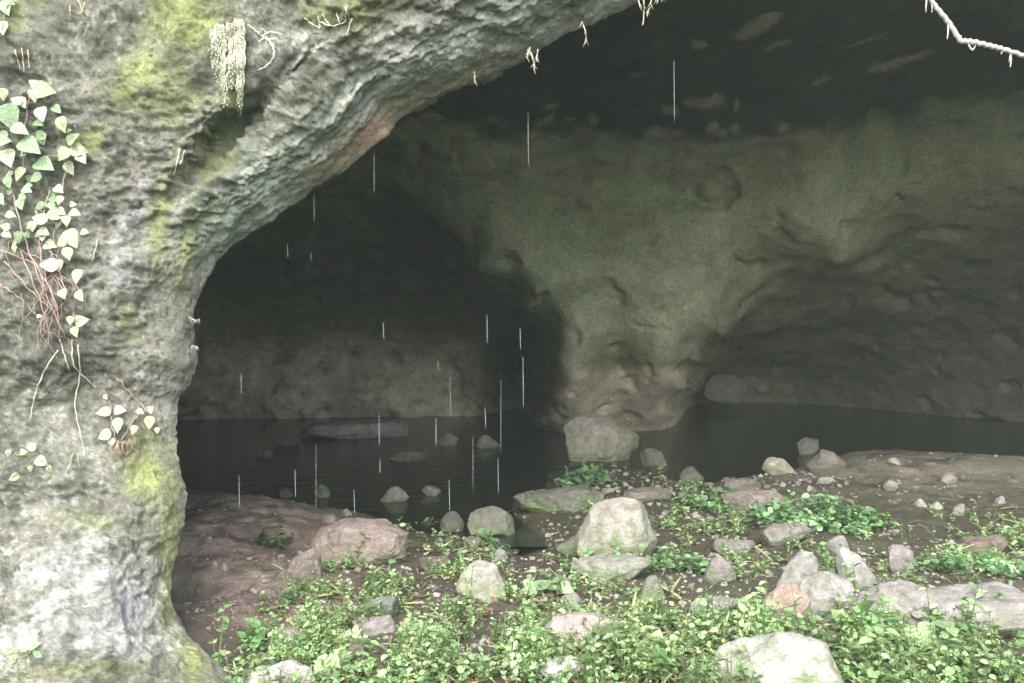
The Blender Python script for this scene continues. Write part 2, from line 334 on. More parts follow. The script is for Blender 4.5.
CC = mixc(CC, (.12, .13, .09), .5*sstep(.12, .42, fbm(W*np.array([.8, 1, 1.3]), 3.4, 4, .65, seed=35))*sstep(-.15, .25, fbm(W, .9, 2, seed=36)))
CC = mixc(CC, (.17, .19, .12), .5*sstep(-.1, .3, fbm(W*np.array([.5, 1, 1.6]), 1.3, 5, .65, seed=37)))
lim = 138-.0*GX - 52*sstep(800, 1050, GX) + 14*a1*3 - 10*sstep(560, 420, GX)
CC = mixc(CC, (.045, .06, .054), .95*(1-sstep(lim-14, lim+8, GY)))  # roof coloured darker to deepen the shade on its underside
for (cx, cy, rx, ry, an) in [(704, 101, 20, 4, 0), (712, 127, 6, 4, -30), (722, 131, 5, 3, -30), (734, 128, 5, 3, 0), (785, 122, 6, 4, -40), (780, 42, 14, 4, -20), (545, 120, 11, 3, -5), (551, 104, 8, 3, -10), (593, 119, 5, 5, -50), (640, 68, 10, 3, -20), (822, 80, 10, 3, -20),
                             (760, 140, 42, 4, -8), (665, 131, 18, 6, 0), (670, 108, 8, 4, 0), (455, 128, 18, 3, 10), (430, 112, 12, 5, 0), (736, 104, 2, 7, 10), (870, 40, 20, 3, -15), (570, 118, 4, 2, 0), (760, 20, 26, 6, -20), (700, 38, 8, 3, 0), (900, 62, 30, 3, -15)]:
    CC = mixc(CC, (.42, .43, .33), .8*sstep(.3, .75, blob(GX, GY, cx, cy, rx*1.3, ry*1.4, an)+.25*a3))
fcv = grid_faces(len(gx), len(gy))
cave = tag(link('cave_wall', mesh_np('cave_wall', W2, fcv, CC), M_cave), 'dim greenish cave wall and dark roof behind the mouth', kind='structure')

# ------------------------------------------------------------ ground, mud banks and pool bed
def flat(px, py): p = P(px, py, 1.0); s = -CZ/(p[..., 2]-CZ); return np.stack([p[..., 0]*s, s], -1)
pool_px = np.array([(-250, 500), (100, 484), (190, 487), (250, 498), (310, 512), (400, 522), (450, 534), (530, 556), (548, 540), (520, 515), (512, 500), (540, 487), (552, 468), (580, 464), (640, 470), (660, 480),
                    (700, 486), (770, 478), (822, 472), (838, 452), (900, 449), (1024, 459), (1500, 470), (1900, 430), (1200, 399), (200, 397), (-600, 405)], float)
poly = flat(pool_px[:, 0], pool_px[:, 1])
def sdf(x, y):
    d = np.full(x.shape, 1e9); ins = np.zeros(x.shape, bool)
    for i in range(len(poly)):
        a = poly[i]; b = poly[(i+1) % len(poly)]; e = b-a; L2 = (e*e).sum()
        tt = np.clip(((x-a[0])*e[0]+(y-a[1])*e[1])/L2, 0, 1)
        d = np.minimum(d, np.hypot(x-a[0]-tt*e[0], y-a[1]-tt*e[1]))
        cnd = ((a[1] > y) != (b[1] > y))
        ins ^= cnd & (x < e[0]*(y-a[1])/(e[1] if e[1] else 1e-9)+a[0])
    return np.where(ins, -d, d)
def mound(x, y, px, py, rx, ry, h):
    c0 = flat(np.array(px*1.), np.array(py*1.)); return h*np.exp(-((x-c0[0])/rx)**2-((y-c0[1])/ry)**2)
WL = -.04
def height(x, y):
    p = np.stack([x, y, 0*x], -1)
    d = sdf(x, y) + .10*fbm(p, 2.2, 3, seed=41)
    near = sstep(30, 16, np.abs(x)+np.abs(y-5))
    land = WL + .10*(1-np.exp(-np.maximum(d, 0)/.25)) - .30*(1-np.exp(-np.maximum(-d, 0)/.5))
    h = land + near*(d > -.3)*(.05*fbm(p, 1.1, 3, seed=42) + .03*fbm(p, 4, 4, .6, seed=43) + .012*fbm(p, 16, 3, .6, seed=44, ridged=True)) 
    h = h + mound(x, y, 225, 540, .9, 1.3, .16) + mound(x, y, 200, 640, .5, .5, .06) + mound(x, y, 980, 478, 3, 1.1, .16) + mound(x, y, 870, 600, 1.2, .5, .10)
    h = h - mound(x, y, 275, 622, .28, .2, .05) - mound(x, y, 190, 605, .25, .18, .10) - mound(x, y, 235, 660, .25, .25, .10)
    h = h + .05*sstep(-.1, .25, fbm(p*np.array([.6, 1.6, 1]), 2.2, 3, seed=45))*mound(x, y, 230, 540, 1.2, 2, 1)
    return h
xs = np.concatenate([-np.geomspace(300, 7, 22), np.arange(-6.8, -3, .1), np.arange(-3, 4.6, .026), np.arange(4.6, 12, .09), np.geomspace(12.2, 300, 22)])
ys = np.concatenate([-np.geomspace(300, 2, 18), np.arange(-1.5, 3.6, .2), np.arange(3.6, 9, .026), np.arange(9, 24, .07), np.geomspace(24.2, 300, 14)])
Xg, Yg = np.meshgrid(xs, ys, indexing='ij'); Hg = height(Xg, Yg)
Gv = np.stack([Xg, Yg, Hg], -1)
g1 = fbm(Gv, 2, 4, .6, seed=51); g2 = fbm(Gv, 9, 4, .6, seed=52)
def PXY(x, y): return 512+F*x/np.maximum(y, .5), 330+F*CZ/np.maximum(y, .5)
qx, qy = PXY(Xg, Yg)
GC = np.zeros(Gv.shape)+np.array([.055, .05, .038])
GC = mixc(GC, (.29, .22, .20), .95*np.clip(blob(qx, qy, 230, 560, 95, 85)*1.4, 0, 1)*sstep(-.45, 0, g1))
GC = mixc(GC, (.10, .075, .07), .8*np.clip(blob(qx, qy, 230, 560, 95, 85)*1.4, 0, 1)*sstep(.02, .3, g2+.4*g1))
GC = mixc(GC, (.22, .195, .175), .85*np.clip(blob(qx, qy, 960, 470, 170, 26)*1.5, 0, 1)*sstep(-.4, .2, g1))
GC = mixc(GC, (.40, .37, .33), .8*sstep(.28, .45, g2)*sstep(700, 760, qx)*sstep(530, 500, qy))
GC = mixc(GC, (.12, .09, .07), sstep(.1, .4, g2)*.6*sstep(540, 600, qy))
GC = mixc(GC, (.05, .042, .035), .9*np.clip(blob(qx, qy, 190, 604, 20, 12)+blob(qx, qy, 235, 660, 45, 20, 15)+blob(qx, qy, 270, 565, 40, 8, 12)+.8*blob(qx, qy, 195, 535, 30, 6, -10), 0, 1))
GC = mixc(GC, (.07, .10, .04), sstep(0, .4, g1)*.5)
GC = mixc(GC, (.06, .09, .03), .8*(Yg < 3))
Gf = grid_faces(len(xs), len(ys))
ground = tag(link('ground', mesh_np('ground', Gv, Gf, GC), M_ground), kind='structure')
cx0, cx1, cy0, cy1 = np.searchsorted(xs, [-6, 9]).tolist() + np.searchsorted(ys, [2.5, 22]).tolist()
Gs = Gv[cx0:cx1, cy0:cy1][::2, ::2]; ground_bvh = bvh_of(Gs, grid_faces(Gs.shape[0], Gs.shape[1]))
wx, wy = np.meshgrid(np.linspace(-14, 16, 60), np.linspace(7.2, 25, 40), indexing='ij')
water = tag(link('water', mesh_np('water', np.stack([wx, wy, wx*0+WL], -1), grid_faces(60, 40)), M_water), kind='structure')
O = Vector((0, 0, CZ))
def on_ground(px, py):
    h = ground_bvh.ray_cast(O, ray(px, py))[0]
    if h is None: q = flat(np.array(px*1.), np.array(py*1.)); return Vector((q[0], q[1], 0))
    if h.z < WL: d = ray(px, py); h = O + d*((WL-CZ)/d.z)
    return h
def on_cliff(px, py, off=0.0, Y=4.4):
    h, nrm_, _, _ = cliff_bvh.ray_cast(O, ray(px, py))
    if h is None: return Vector(P(px, py, Y))
    return h - ray(px, py)*off
def cliff_first(px, py):
    return cliff_bvh.ray_cast(O, ray(px, py))[0] is not None

# ------------------------------------------------------------ stones
import bmesh
_ico = {}
def ico(n):
    if n not in _ico:
        bm = bmesh.new(); bmesh.ops.create_icosphere(bm, subdivisions=n, radius=1)
        _ico[n] = (np.array([v.co[:] for v in bm.verts]), np.array([[v.index for v in f.verts] for f in bm.faces])); bm.free()
    return _ico[n]
def rock_mesh(W_, D_, H_, seed, ang=.5, col=(.3, .27, .24), mosscol=(.13, .19, .07), moss=0., lean=0., detail=5, shape='round'):
    v, f = ico(detail); v = v.copy(); rs = np.random.RandomState(seed)
    v = v*(1+.16*fbm(v+seed*2.3, 1.0, 2))[:, None]
    for i in range(int(11+ang*9)):
        nn_ = rs.normal(size=3); nn_[2] *= .7; nn_ /= np.linalg.norm(nn_); d = rs.uniform(.60, .9)
        s_ = v@nn_ - d; v -= np.where(s_ > 0, s_*(.7+.28*ang), 0)[:, None]*nn_
    if shape == 'block': v = np.sign(v)*np.abs(v)**.8
    if shape == 'flat': v[:, 2] = np.minimum(v[:, 2], .5+.12*v[:, 0]+.1*fbm(v+seed, 2, 2))
    if shape == 'round': tp = (v[:, 2]+1)/2; v[:, 0] *= 1-.34*np.clip(tp, 0, 1); v[:, 0] += .12*tp*(1 if seed % 2 else -1)
    mn, mx_ = v.min(0), v.max(0); v = (v-(mn+mx_)/2)/((mx_-mn)/2)
    if shape == 'peak':
        tp = (v[:, 2]+1)/2; v[:, 0] = v[:, 0]*(1-.55*tp)+lean*2*(tp-.4)
        mn, mx_ = v.min(0), v.max(0); v = (v-(mn+mx_)/2)/((mx_-mn)/2)
    q = v*np.array([W_/2, D_/2, H_*.62]); q[:, 2] += H_*.38
    nd = v/np.linalg.norm(v, axis=1)[:, None]
    mn_ = min(W_, D_, H_*2)/2; nc = q/(mn_*1.25)
    q = q + nd*(mn_*2*(.09*fbm(nc+seed*3.1, 1.1, 3) + .045*fbm(nc+seed*3.1, 4, 4, .6)+.018*fbm(nc+seed, 13, 3, .6, ridged=True)))[:, None]
    n1 = fbm(nc+seed, 2.0, 4, .6); n2 = fbm(nc+seed, 7, 4, .65)
    g_ = np.mean(col); col = tuple((np.array(col)*.65+g_*.35)*.66)
    c_ = np.zeros(v.shape)+np.array(col)
    c_ = mixc(c_, np.array(col)*.6, sstep(-.1, .35, n1+.4*n2)*.75); c_ = mixc(c_, np.minimum(np.array(col)*1.4+.03, .7), sstep(.05, .4, n2-.3*n1)*.6)
    c_ = mixc(c_, mosscol, min(1, moss*1.3+.1)*sstep(-.2, .3, n1+.6*n2 - .6*(v[:, 2]-.1)))
    return mesh_np('stone', q, f, c_)
PINK = (.37, .27, .245); GREY = (.30, .28, .26); WARM = (.36, .33, .28); DARK = (.15, .14, .125); PALE = (.5, .48, .44); SAND = (.42, .40, .28)
# (name, left, right, top, bottom, colour, shape, angularity, moss, label)
rocks = [
 ('boulder', 310, 408, 520, 566, PINK, 'block', .8, .15, 'wide pinkish boulder with a flat top beside the left mud bank'),
 ('rock', 272, 322, 548, 584, (.28, .21, .20), 'peak', .8, 0, 'reddish wedge-shaped rock rising from the mud left of the wide pink boulder'),
 ('boulder', 576, 658, 499, 562, WARM, 'round', .35, .35, 'large rounded pale boulder with sloping shoulders in the middle of the cave floor'),
 ('stone', 467, 515, 506, 536, (.22, .21, .17), 'round', .5, .35, 'dark rounded stone at the near edge of the pool'),
 ('stone', 440, 464, 511, 532, DARK, 'round', .5, .2, 'small dark stone touching the left of the rounded poolside stone'),
 ('stone', 456, 508, 561, 602, WARM, 'round', .3, .3, 'smooth dome-shaped stone surrounded by green leaves'),
 ('boulder', 538, 621, 612, 658, (.42, .34, .30), 'block', .7, .1, 'squarish pinkish-white boulder in the leafy foreground'),
 ('stone', 512, 604, 488, 514, (.17, .18, .13), 'flat', .4, .7, 'low mossy slab between the pool and the pale boulder'),
 ('boulder', 562, 640, 413, 462, (.40, .35, .28), 'block', .6, .25, 'cracked boulder with green moss at the foot of the rock pillar'),
 ('stone', 640, 668, 448, 466, (.17, .16, .14), 'round', .7, .2, 'small dark stone at the right foot of the pillar'),
 ('stone', 680, 704, 466, 482, (.14, .14, .12), 'round', .5, .3, 'dim low stone on the far shore right of the pillar'),
 ('stone', 762, 797, 457, 475, SAND, 'round', .5, .25, 'yellowish stone lying alone at the edge of the dark water'),
 ('stone', 797, 822, 437, 455, (.16, .17, .14), 'round', .5, .1, 'dim greyish stone in the dark water behind the yellowish one'),
 ('stone', 808, 846, 449, 472, (.22, .18, .16), 'round', .5, .1, 'brown stone at the left tip of the right mud bank'),
 ('stone', 720, 786, 490, 514, (.27, .22, .20), 'flat', .5, .2, 'pinkish slab left of the brightest green clump'),
 ('stone', 724, 762, 478, 492, (.22, .19, .17), 'flat', .5, .2, 'thin brown slab behind the pinkish slab'),
 ('stone', 622, 674, 488, 504, (.23, .19, .17), 'flat', .5, .3, 'flat brown stone just behind the large pale boulder'),
 ('stone', 758, 812, 524, 545, (.28, .24, .22), 'flat', .5, .2, 'long flat stone under the bright green clump'),
 ('stone', 714, 756, 539, 556, (.26, .24, .23), 'flat', .6, .2, 'thin grey slab among leaves right of the pale boulder'),
 ('stone', 704, 738, 556, 584, (.25, .22, .21), 'round', .5, .3, 'small domed grey stone below the thin grey slab'),
 ('stone', 638, 664, 574, 604, (.20, .20, .15), 'round', .6, .6, 'upright mossy stone below the large pale boulder'),
 ('stone', 684, 738, 597, 620, (.34, .32, .30), 'flat', .6, .2, 'low grey slab left of the orange-brown rock'),
 ('rock', 746, 812, 583, 624, (.47, .31, .24), 'peak', .8, .1, 'orange-brown rock with a sloping face in the foreground'),
 ('rock', 776, 820, 550, 596, (.32, .31, .30), 'peak', .9, .15, 'pointed grey rock behind the orange-brown one'),
 ('rock', 838, 884, 547, 602, (.37, .35, .33), 'peak', .9, .05, 'tall slanting slab leaning left above the long rock ledge'),
 ('rock', 792, 862, 570, 622, (.33, .31, .29), 'round', .8, .3, 'broad pale rock between the pointed rock and the slanting slab'),
 ('rock_ledge', 842, 960, 580, 630, (.31, .28, .265), 'round', .95, .15, 'left part of the long grey rock ledge, below the slanting slab'),
 ('rock_ledge', 900, 1100, 590, 640, (.30, .27, .26), 'flat', .95, .15, 'right part of the long grey rock ledge, cut by the picture edge'),
 ('stone', 888, 914, 545, 575, (.27, .24, .24), 'block', .5, .05, 'small upright grey stone standing behind the rock ledge'),
 ('stone', 955, 1012, 536, 558, (.20, .14, .10), 'flat', .5, .3, 'brown flat stone among leaves near the right edge'),
 ('boulder', 716, 842, 636, 700, (.44, .43, .37), 'round', .6, .45, 'big bright whitish boulder at the bottom of the view'),
 ('stone', 540, 588, 656, 686, (.48, .46, .46), 'round', .6, .2, 'small bright stone just below the squarish pinkish-white boulder'),
 ('boulder', 228, 318, 662, 700, (.45, .40, .36), 'round', .6, .2, 'pale boulder cut by the bottom edge beside the cliff foot'),
 ('rock_slab', 300, 408, 420, 439, (.40, .37, .33), 'flat', .3, 0, 'pale flat slab lying in the far left part of the pool'),
 ('stone', 380, 408, 486, 502, (.27, .27, .23), 'round', .4, .2, 'small pale stone standing in the pool above the wide pink boulder'),
 ('stone', 422, 441, 485, 496, (.22, .22, .18), 'round', .4, .2, 'tiny stone in the pool right of the small pale pool stone'),
 ('stone', 438, 458, 433, 446, (.24, .24, .2), 'round', .5, .1, 'dim stone at the far shore below the brown cave wall'),
 ('stone', 476, 500, 434, 449, (.26, .27, .24), 'round', .5, .1, 'paler stone at the far shore, right neighbour of the dim one'),
 ('stone', 388, 428, 450, 461, (.16, .16, .14), 'flat', .3, .1, 'low dark flat stone just breaking the pool surface below the pale slab'),
 ('stone', 314, 330, 484, 498, (.20, .21, .19), 'round', .5, .2, 'small grey stone at the pool edge by the left mud bank'),
 ('stone', 278, 292, 488, 498, (.15, .15, .13), 'round', .4, .1, 'dark pebble at the pool edge farther left on the mud bank'),
 ('stone', 254, 272, 449, 457, (.20, .20, .18), 'flat', .3, 0, 'flat dim stone in the dark left corner of the pool'),
 ('stone', 274, 300, 434, 446, (.15, .15, .13), 'flat', .3, 0, 'wide dark stone left of the pale slab in the pool'),
 ('rock', 704, 748, 372, 398, (.24, .25, .22), 'block', .6, .1, 'dim rock inside the dark hollow right of the pillar'),
 ('stone', 752, 770, 380, 392, (.22, .23, .2), 'round', .5, .1, 'small dim stone beside the rock in the right hollow'),
 ('stone', 570, 652, 556, 580, (.27, .28, .22), 'flat', .5, .5, 'low mossy stone in front of the large pale boulder'),
 ('stone', 362, 398, 596, 620, (.20, .21, .19), 'flat', .5, .3, 'grey stone half buried in leaves below the wide pink boulder'),
 ('stone', 352, 396, 617, 636, (.32, .27, .26), 'flat', .5, .1, 'pinkish flat stone under the half buried grey one'),
 ('stone', 276, 304, 628, 648, (.30, .24, .23), 'round', .5, .2, 'small pinkish stone in the leaves near the cliff foot'),
 ('stone', 338, 366, 640, 660, (.33, .28, .25), 'round', .5, .2, 'small pale brown stone in the leaves at lower left'),
 ('stone', 418, 452, 556, 574, (.16, .14, .12), 'flat', .5, .3, 'dark flat stone right of the wide pink boulder'),
 ('stone', 462, 482, 536, 548, (.20, .19, .16), 'flat', .5, .2, 'little stone on the mud under the dark rounded one'),
 ('stone', 492, 508, 548, 560, (.28, .27, .25), 'round', .4, .1, 'tiny grey stone above the smooth dome-shaped stone'),
 ('stone', 556, 592, 536, 556, (.15, .17, .14), 'round', .4, .4, 'dark stone hugging the left side of the large pale boulder'),
 ('stone', 556, 584, 592, 610, (.30, .29, .25), 'round', .6, .3, 'small grey stone with leaves behind the squarish boulder'),
 ('stone', 884, 898, 479, 491, (.30, .29, .26), 'round', .7, 0, 'small pale angular stone on the upper part of the right mud bank'),
 ('stone', 930, 944, 501, 510, (.42, .43, .38), 'round', .6, 0, 'brightest white pebble on the right mud bank'),
 ('stone', 916, 928, 498, 507, (.38, .38, .34), 'round', .6, 0, 'greyish pebble left of the brightest pebble'),
 ('stone', 940, 958, 473, 483, (.30, .27, .24), 'round', .6, 0, 'pale pinkish stone high on the right mud bank'),
 ('stone', 953, 966, 503, 516, (.28, .28, .25), 'peak', .6, 0, 'small upright pebble right of the brightest pebble'),
 ('stone', 996, 1006, 495, 504, (.36, .35, .32), 'round', .6, 0, 'pebble on the right mud bank near the picture edge'),
 ('stone', 888, 902, 457, 465, (.36, .33, .28), 'round', .6, 0, 'pale stone on the far rim of the right mud bank'),
 ('stone', 818, 834, 476, 484, (.33, .3, .28), 'flat', .6, 0, 'thin pale stone just below the left tip of the bank'),
 ('stone', 826, 850, 535, 552, (.30, .29, .27), 'round', .6, .1, 'small grey stone above the tall slanting slab'),
 ('stone', 210, 217, 560, 568, (.45, .40, .37), 'round', .5, 0, 'left one of two tiny pale pebbles on the left mud bank'),
 ('stone', 219, 227, 561, 570, (.45, .40, .37), 'round', .5, 0, 'right one of two tiny pale pebbles on the left mud bank'),
 ('stone', 322, 336, 514, 524, (.30, .28, .26), 'round', .6, 0, 'little grey stone leaning on the upper left of the wide pink boulder'),
 ('stone', 340, 352, 508, 516, (.26, .26, .23), 'round', .6, .1, 'little stone at the water just above the wide pink boulder'),
]
for i, (nm_, x0, x1, y0, y1, col_, shp, an, ms, lab) in enumerate(rocks):
    cx = (x0+x1)/2; dark_hollow = 'hollow' in lab
    b_ = on_ground(cx, y1) if not dark_hollow else Vector(P(cx, y1, 19.0))
    Wd = (x1-x0)/F*b_.y; Dp = Wd*(.7 if shp != 'flat' else .6)
    Dp = min(Dp, max(.5*Wd, .12))
    if shp == 'flat' or Dp > 1.2: Dp = min(Dp, 1.0)
    yc = b_.y + Dp*.42
    # top of the stone seen at y0, at distance yc
    ztop = CZ + (330-y0)/F*yc; H_ = max((ztop - b_.z)*1.02, Wd*.14); Wd = (x1-x0)/F*yc
    if dark_hollow: H_ = Wd*.55
    me = rock_mesh(Wd, Dp*1.05, H_/1.0, i+5, an, col_, moss=ms, shape=shp, lean=-.5 if 'leaning left' in lab else (.3 if shp == 'peak' else 0), detail=6 if (x1-x0) > 60 else 5 if (x1-x0) > 25 else 4)
    o = link(nm_, me, M_stone); o.location = ((cx-512)/F*yc, yc, b_.z-.01); o.rotation_euler[2] = 0 if shp in ('block', 'peak') else math.radians(((i*37) % 30)-15)
    tag(o, lab, 'rock' if nm_ != 'stone' else 'stone', 'stones and boulders on the cave floor')

# ------------------------------------------------------------ tubes and leaves
class MB:
    def __init__(s): s.V = []; s.F4 = []; s.F3 = []; s.C = []; s.n = 0; s.pieces = []
    def add(s, V, F4=None, F3=None, C=None):
        V = np.asarray(V).reshape(-1, 3); s.pieces.append((s.n, s.n+len(V), None if F4 is None else np.asarray(F4), None if F3 is None else np.asarray(F3)))
        if F4 is not None and len(F4): s.F4.append(np.asarray(F4)+s.n)
        if F3 is not None and len(F3): s.F3.append(np.asarray(F3)+s.n)
        s.V.append(V); s.C.append(np.zeros(V.shape)+(np.array(C) if C is not None else .3)); s.n += len(V)
    def tube(s, pts, r0, r1=None, k=6, C=None):
        pts = np.asarray([tuple(p) for p in pts], float); r1 = r0 if r1 is None else r1; n_ = len(pts)
        T = np.gradient(pts, axis=0); T /= np.linalg.norm(T, axis=1)[:, None]+1e-9
        ref = np.array([.3, -.9, .31]); A_ = np.cross(T, ref); A_ /= np.linalg.norm(A_, axis=1)[:, None]+1e-9; B_ = np.cross(T, A_)
        an_ = np.arange(k)*2*math.pi/k; R_ = np.linspace(r0, r1, n_) if np.isscalar(r0) else np.asarray(r0)
        V_ = pts[:, None]+R_[:, None, None]*(np.cos(an_)[None, :, None]*A_[:, None]+np.sin(an_)[None, :, None]*B_[:, None])
        i = np.arange(n_*k).reshape(n_, k); f = np.stack([i[:-1], i[1:], np.roll(i[1:], -1, 1), np.roll(i[:-1], -1, 1)], -1).reshape(-1, 4)
        caps = [[i[0, 0], i[0, j], i[0, j+1]] for j in range(1, k-1)]+[[i[-1, 0], i[-1, j+1], i[-1, j]] for j in range(1, k-1)]
        s.add(V_, f, np.array(caps), C)
    def each(s, name, m, parent, origin):
        V_ = np.concatenate(s.V); C_ = np.concatenate(s.C)
        for (a, b, f4, f3) in s.pieces:
            fs = [q for q in (f4, f3) if q is not None and len(q)]
            link(name, mesh_np(name, V_[a:b]-np.array(tuple(origin)), fs, C_[a:b]), m, parent)
    def build(s, name, m, parent=None, origin=None):
        if name in ('stems', 'strands', 'twigs', 'blades') and parent is not None and s.pieces and len(s.pieces) <= 110:
            return s.each({'stems': 'stem', 'strands': 'strand', 'twigs': 'twig', 'blades': 'blade'}[name], m, parent, origin)
        V_ = np.concatenate(s.V)
        if origin is not None: V_ = V_ - np.array(tuple(origin))
        fs = ([np.concatenate(s.F4)] if s.F4 else []) + ([np.concatenate(s.F3)] if s.F3 else [])
        return link(name, mesh_np(name, V_, fs, np.concatenate(s.C)), m, parent)
# leaf templates: length along +x, width y, normal z. (outline with a raised margin: folded blade)
def leaf_tpl(kind):
    if kind == 'ivy':   xs_ = [0, .05, .16, .34, .52, .7, .86, 1.0]; w_ = [.06, .24, .37, .42, .36, .24, .11, .0]
    elif kind == 'round': xs_ = [0, .12, .35, .62, .85, 1.0]; w_ = [.05, .27, .42, .40, .24, .04]
    elif kind == 'blade': xs_ = [0, .25, .5, .8, 1.0]; w_ = [.03, .05, .05, .03, .0]
    else:               xs_ = [0, .15, .42, .75, 1.0]; w_ = [.03, .20, .30, .18, .0]
    V_ = []
    for x, q in zip(xs_, w_):
        dr = -.22*x*x
        V_ += [(x, -q, dr+.22*q), (x, 0, dr-.02*x), (x, q, dr+.22*q)]
    F_ = []
    for j in range(len(xs_)-1):
        a0 = j*3; F_ += [(a0, a0+1, a0+4, a0+3), (a0+1, a0+2, a0+5, a0+4)]
    return np.array(V_), np.array(F_)
TPL = {k: leaf_tpl(k) for k in ('ivy', 'round', 'oval', 'blade')}
def add_leaves(mb, pos, d, up, size, kind, cols):
    """pos (n,3), d direction (n,3), up hint (n,3), size (n), cols (n,3)"""
    T_, Fq = TPL[kind]; pos = np.asarray(pos); d = d/np.linalg.norm(d, axis=1)[:, None]
    y_ = np.cross(up, d); y_ /= np.linalg.norm(y_, axis=1)[:, None]+1e-9; z_ = np.cross(d, y_)
    V_ = pos[:, None] + size[:, None, None]*(T_[None, :, 0:1]*d[:, None] + T_[None, :, 1:2]*y_[:, None] + T_[None, :, 2:3]*z_[:, None])
    n_ = len(pos); k = len(T_); f = (Fq[None]+(np.arange(n_)*k)[:, None, None]).reshape(-1, 4)
    cc = np.repeat(cols[:, None], k, 1); vein = np.ones(k); vein[1::3] = .85; cc = cc*vein[None, :, None]
    mb.V.append(V_.reshape(-1, 3)); mb.C.append(cc.reshape(-1, 3)); mb.F4.append(f+mb.n); mb.n += n_*k
rs = np.random.RandomState(99)
def green(n_, lo=(.13, .26, .09), hi=(.42, .62, .30)):
    t_ = rs.rand(n_, 1)**1.2; return (np.array(lo)*(1-t_)+np.array(hi)*t_)*(rs.rand(n_, 1)*.4+.8)
def sprigs(mbL, mbS, bases, h, nl, ls, kind='round', lo=None, hi=None, spread=.35):
    """bases (n,3): short leafy stems, leaves in pairs along each"""
    n_ = len(bases)
    if n_ == 0: return
    h = h*(rs.rand(n_)*.8+.6); az = rs.rand(n_)*6.283; ln = rs.rand(n_)*spread*2
    tip = bases + np.stack([np.cos(az)*ln*h, np.sin(az)*ln*h, h], -1)
    if mbS is not None:
        w_ = .0035; o_ = np.stack([np.full(n_, w_), np.zeros(n_), np.zeros(n_)], -1); o2 = o_[:, [1, 0, 2]]
        Vs = np.stack([bases-o_, bases+o_, tip+o_*.4, tip-o_*.4, bases-o2, bases+o2, tip+o2*.4, tip-o2*.4], 1)
        f = np.array([[0, 1, 2, 3], [4, 5, 6, 7]])[None]+(np.arange(n_)*8)[:, None, None]
        mbS.add(Vs, f.reshape(-1, 4), C=(.14, .17, .07))
    pn = fbm(bases*np.array([1, 1, 0]), 2.2, 3, seed=77); col0 = (1+.9*pn)[:, None]*green(n_, lo or (.13, .26, .09), hi or (.42, .62, .30))
    for j in range(nl):
        t_ = ((j//2)+.6+.3*rs.rand(n_))/(nl/2+.3); t_ = np.clip(t_, 0, 1)
        p_ = bases + (tip-bases)*t_[:, None]
        a_ = az + (j % 2)*3.1416 + (j//2)*1.7 + rs.rand(n_)*.9
        el = rs.rand(n_)*1.1-.25
        d_ = np.stack([np.cos(a_)*np.cos(el), np.sin(a_)*np.cos(el), np.sin(el)], -1)
        up_ = np.tile([0, 0, 1.], (n_, 1)) + rs.normal(size=(n_, 3))*.45
        add_leaves(mbL, p_, d_, up_, ls*(.6+.8*rs.rand(n_)), kind, col0*(rs.rand(n_, 1)*.5+.75))

# ------------------------------------------------------------ ground cover (leaves nobody could count)
def scatter(cx, cy, rx, ry, n_, power=1):
    out = []
    for _ in range(n_):
        a_ = random.random()*6.283; q = math.sqrt(random.random())
        x, y = cx+rx*q*math.cos(a_), cy+ry*q*math.sin(a_)
        d_ = P(x, y, 1.0); 
        s_ = -CZ/(d_[2]-CZ); X_, Y_ = d_[0]*s_, s_
        out.append((X_, Y_))
    a_ = np.array(out); z_ = height(a_[:, 0], a_[:, 1]); return np.stack([a_[:, 0], a_[:, 1], z_], -1)
cover = MB(); cst = MB()
patches = [  # cx cy rx ry n size height
 (640, 672, 360, 30, 900, .034, .09), (420, 640, 150, 55, 800, .034, .09), (330, 620, 70, 42, 260, .032, .08), (430, 580, 80, 24, 260, .034, .08), (400, 690, 200, 40, 420, .042, .11), (480, 640, 80, 40, 240, .036, .10),
 (640, 660, 120, 34, 520, .04, .11), (650, 632, 70, 30, 180, .034, .08), (900, 650, 160, 36, 900, .042, .11), (780, 690, 220, 34, 500, .045, .13), (960, 680, 120, 30, 300, .045, .12), (700, 640, 60, 20, 140, .036, .09),
 (600, 592, 60, 18, 120, .034, .07), (690, 545, 45, 30, 130, .038, .07), (750, 570, 60, 30, 150, .036, .07), (760, 535, 60, 18, 120, .036, .06), (880, 628, 90, 14, 180, .036, .07),
 (980, 570, 62, 26, 200, .04, .07), (960, 535, 70, 20, 70, .035, .05), (590, 478, 30, 12, 45, .045, .07), (660, 520, 30, 22, 50, .04, .06), (545, 506, 34, 10, 50, .045, .06), (570, 520, 24, 12, 35, .04, .06),
 (600, 500, 50, 20, 40, .035, .05), (430, 545, 45, 14, 90, .035, .06), (500, 540, 18, 8, 30, .035, .05), (440, 518, 30, 8, 25, .035, .05), (340, 580, 40, 10, 60, .03, .06), (575, 560, 30, 10, 40, .036, .06),
 (640, 486, 60, 14, 30, .035, .05), (900, 580, 100, 24, 160, .036, .06), (740, 555, 80, 40, 160, .034, .06), (1000, 610, 40, 16, 60, .035, .07), (990, 540, 60, 26, 120, .035, .05), (300, 660, 60, 24, 120, .034, .09), (560, 655, 60, 30, 120, .034, .08), (700, 500, 30, 14, 50, .04, .06), (880, 540, 60, 18, 40, .03, .05), (950, 505, 60, 16, 30, .03, .04), (830, 600, 20, 10, 40, .034, .06)]
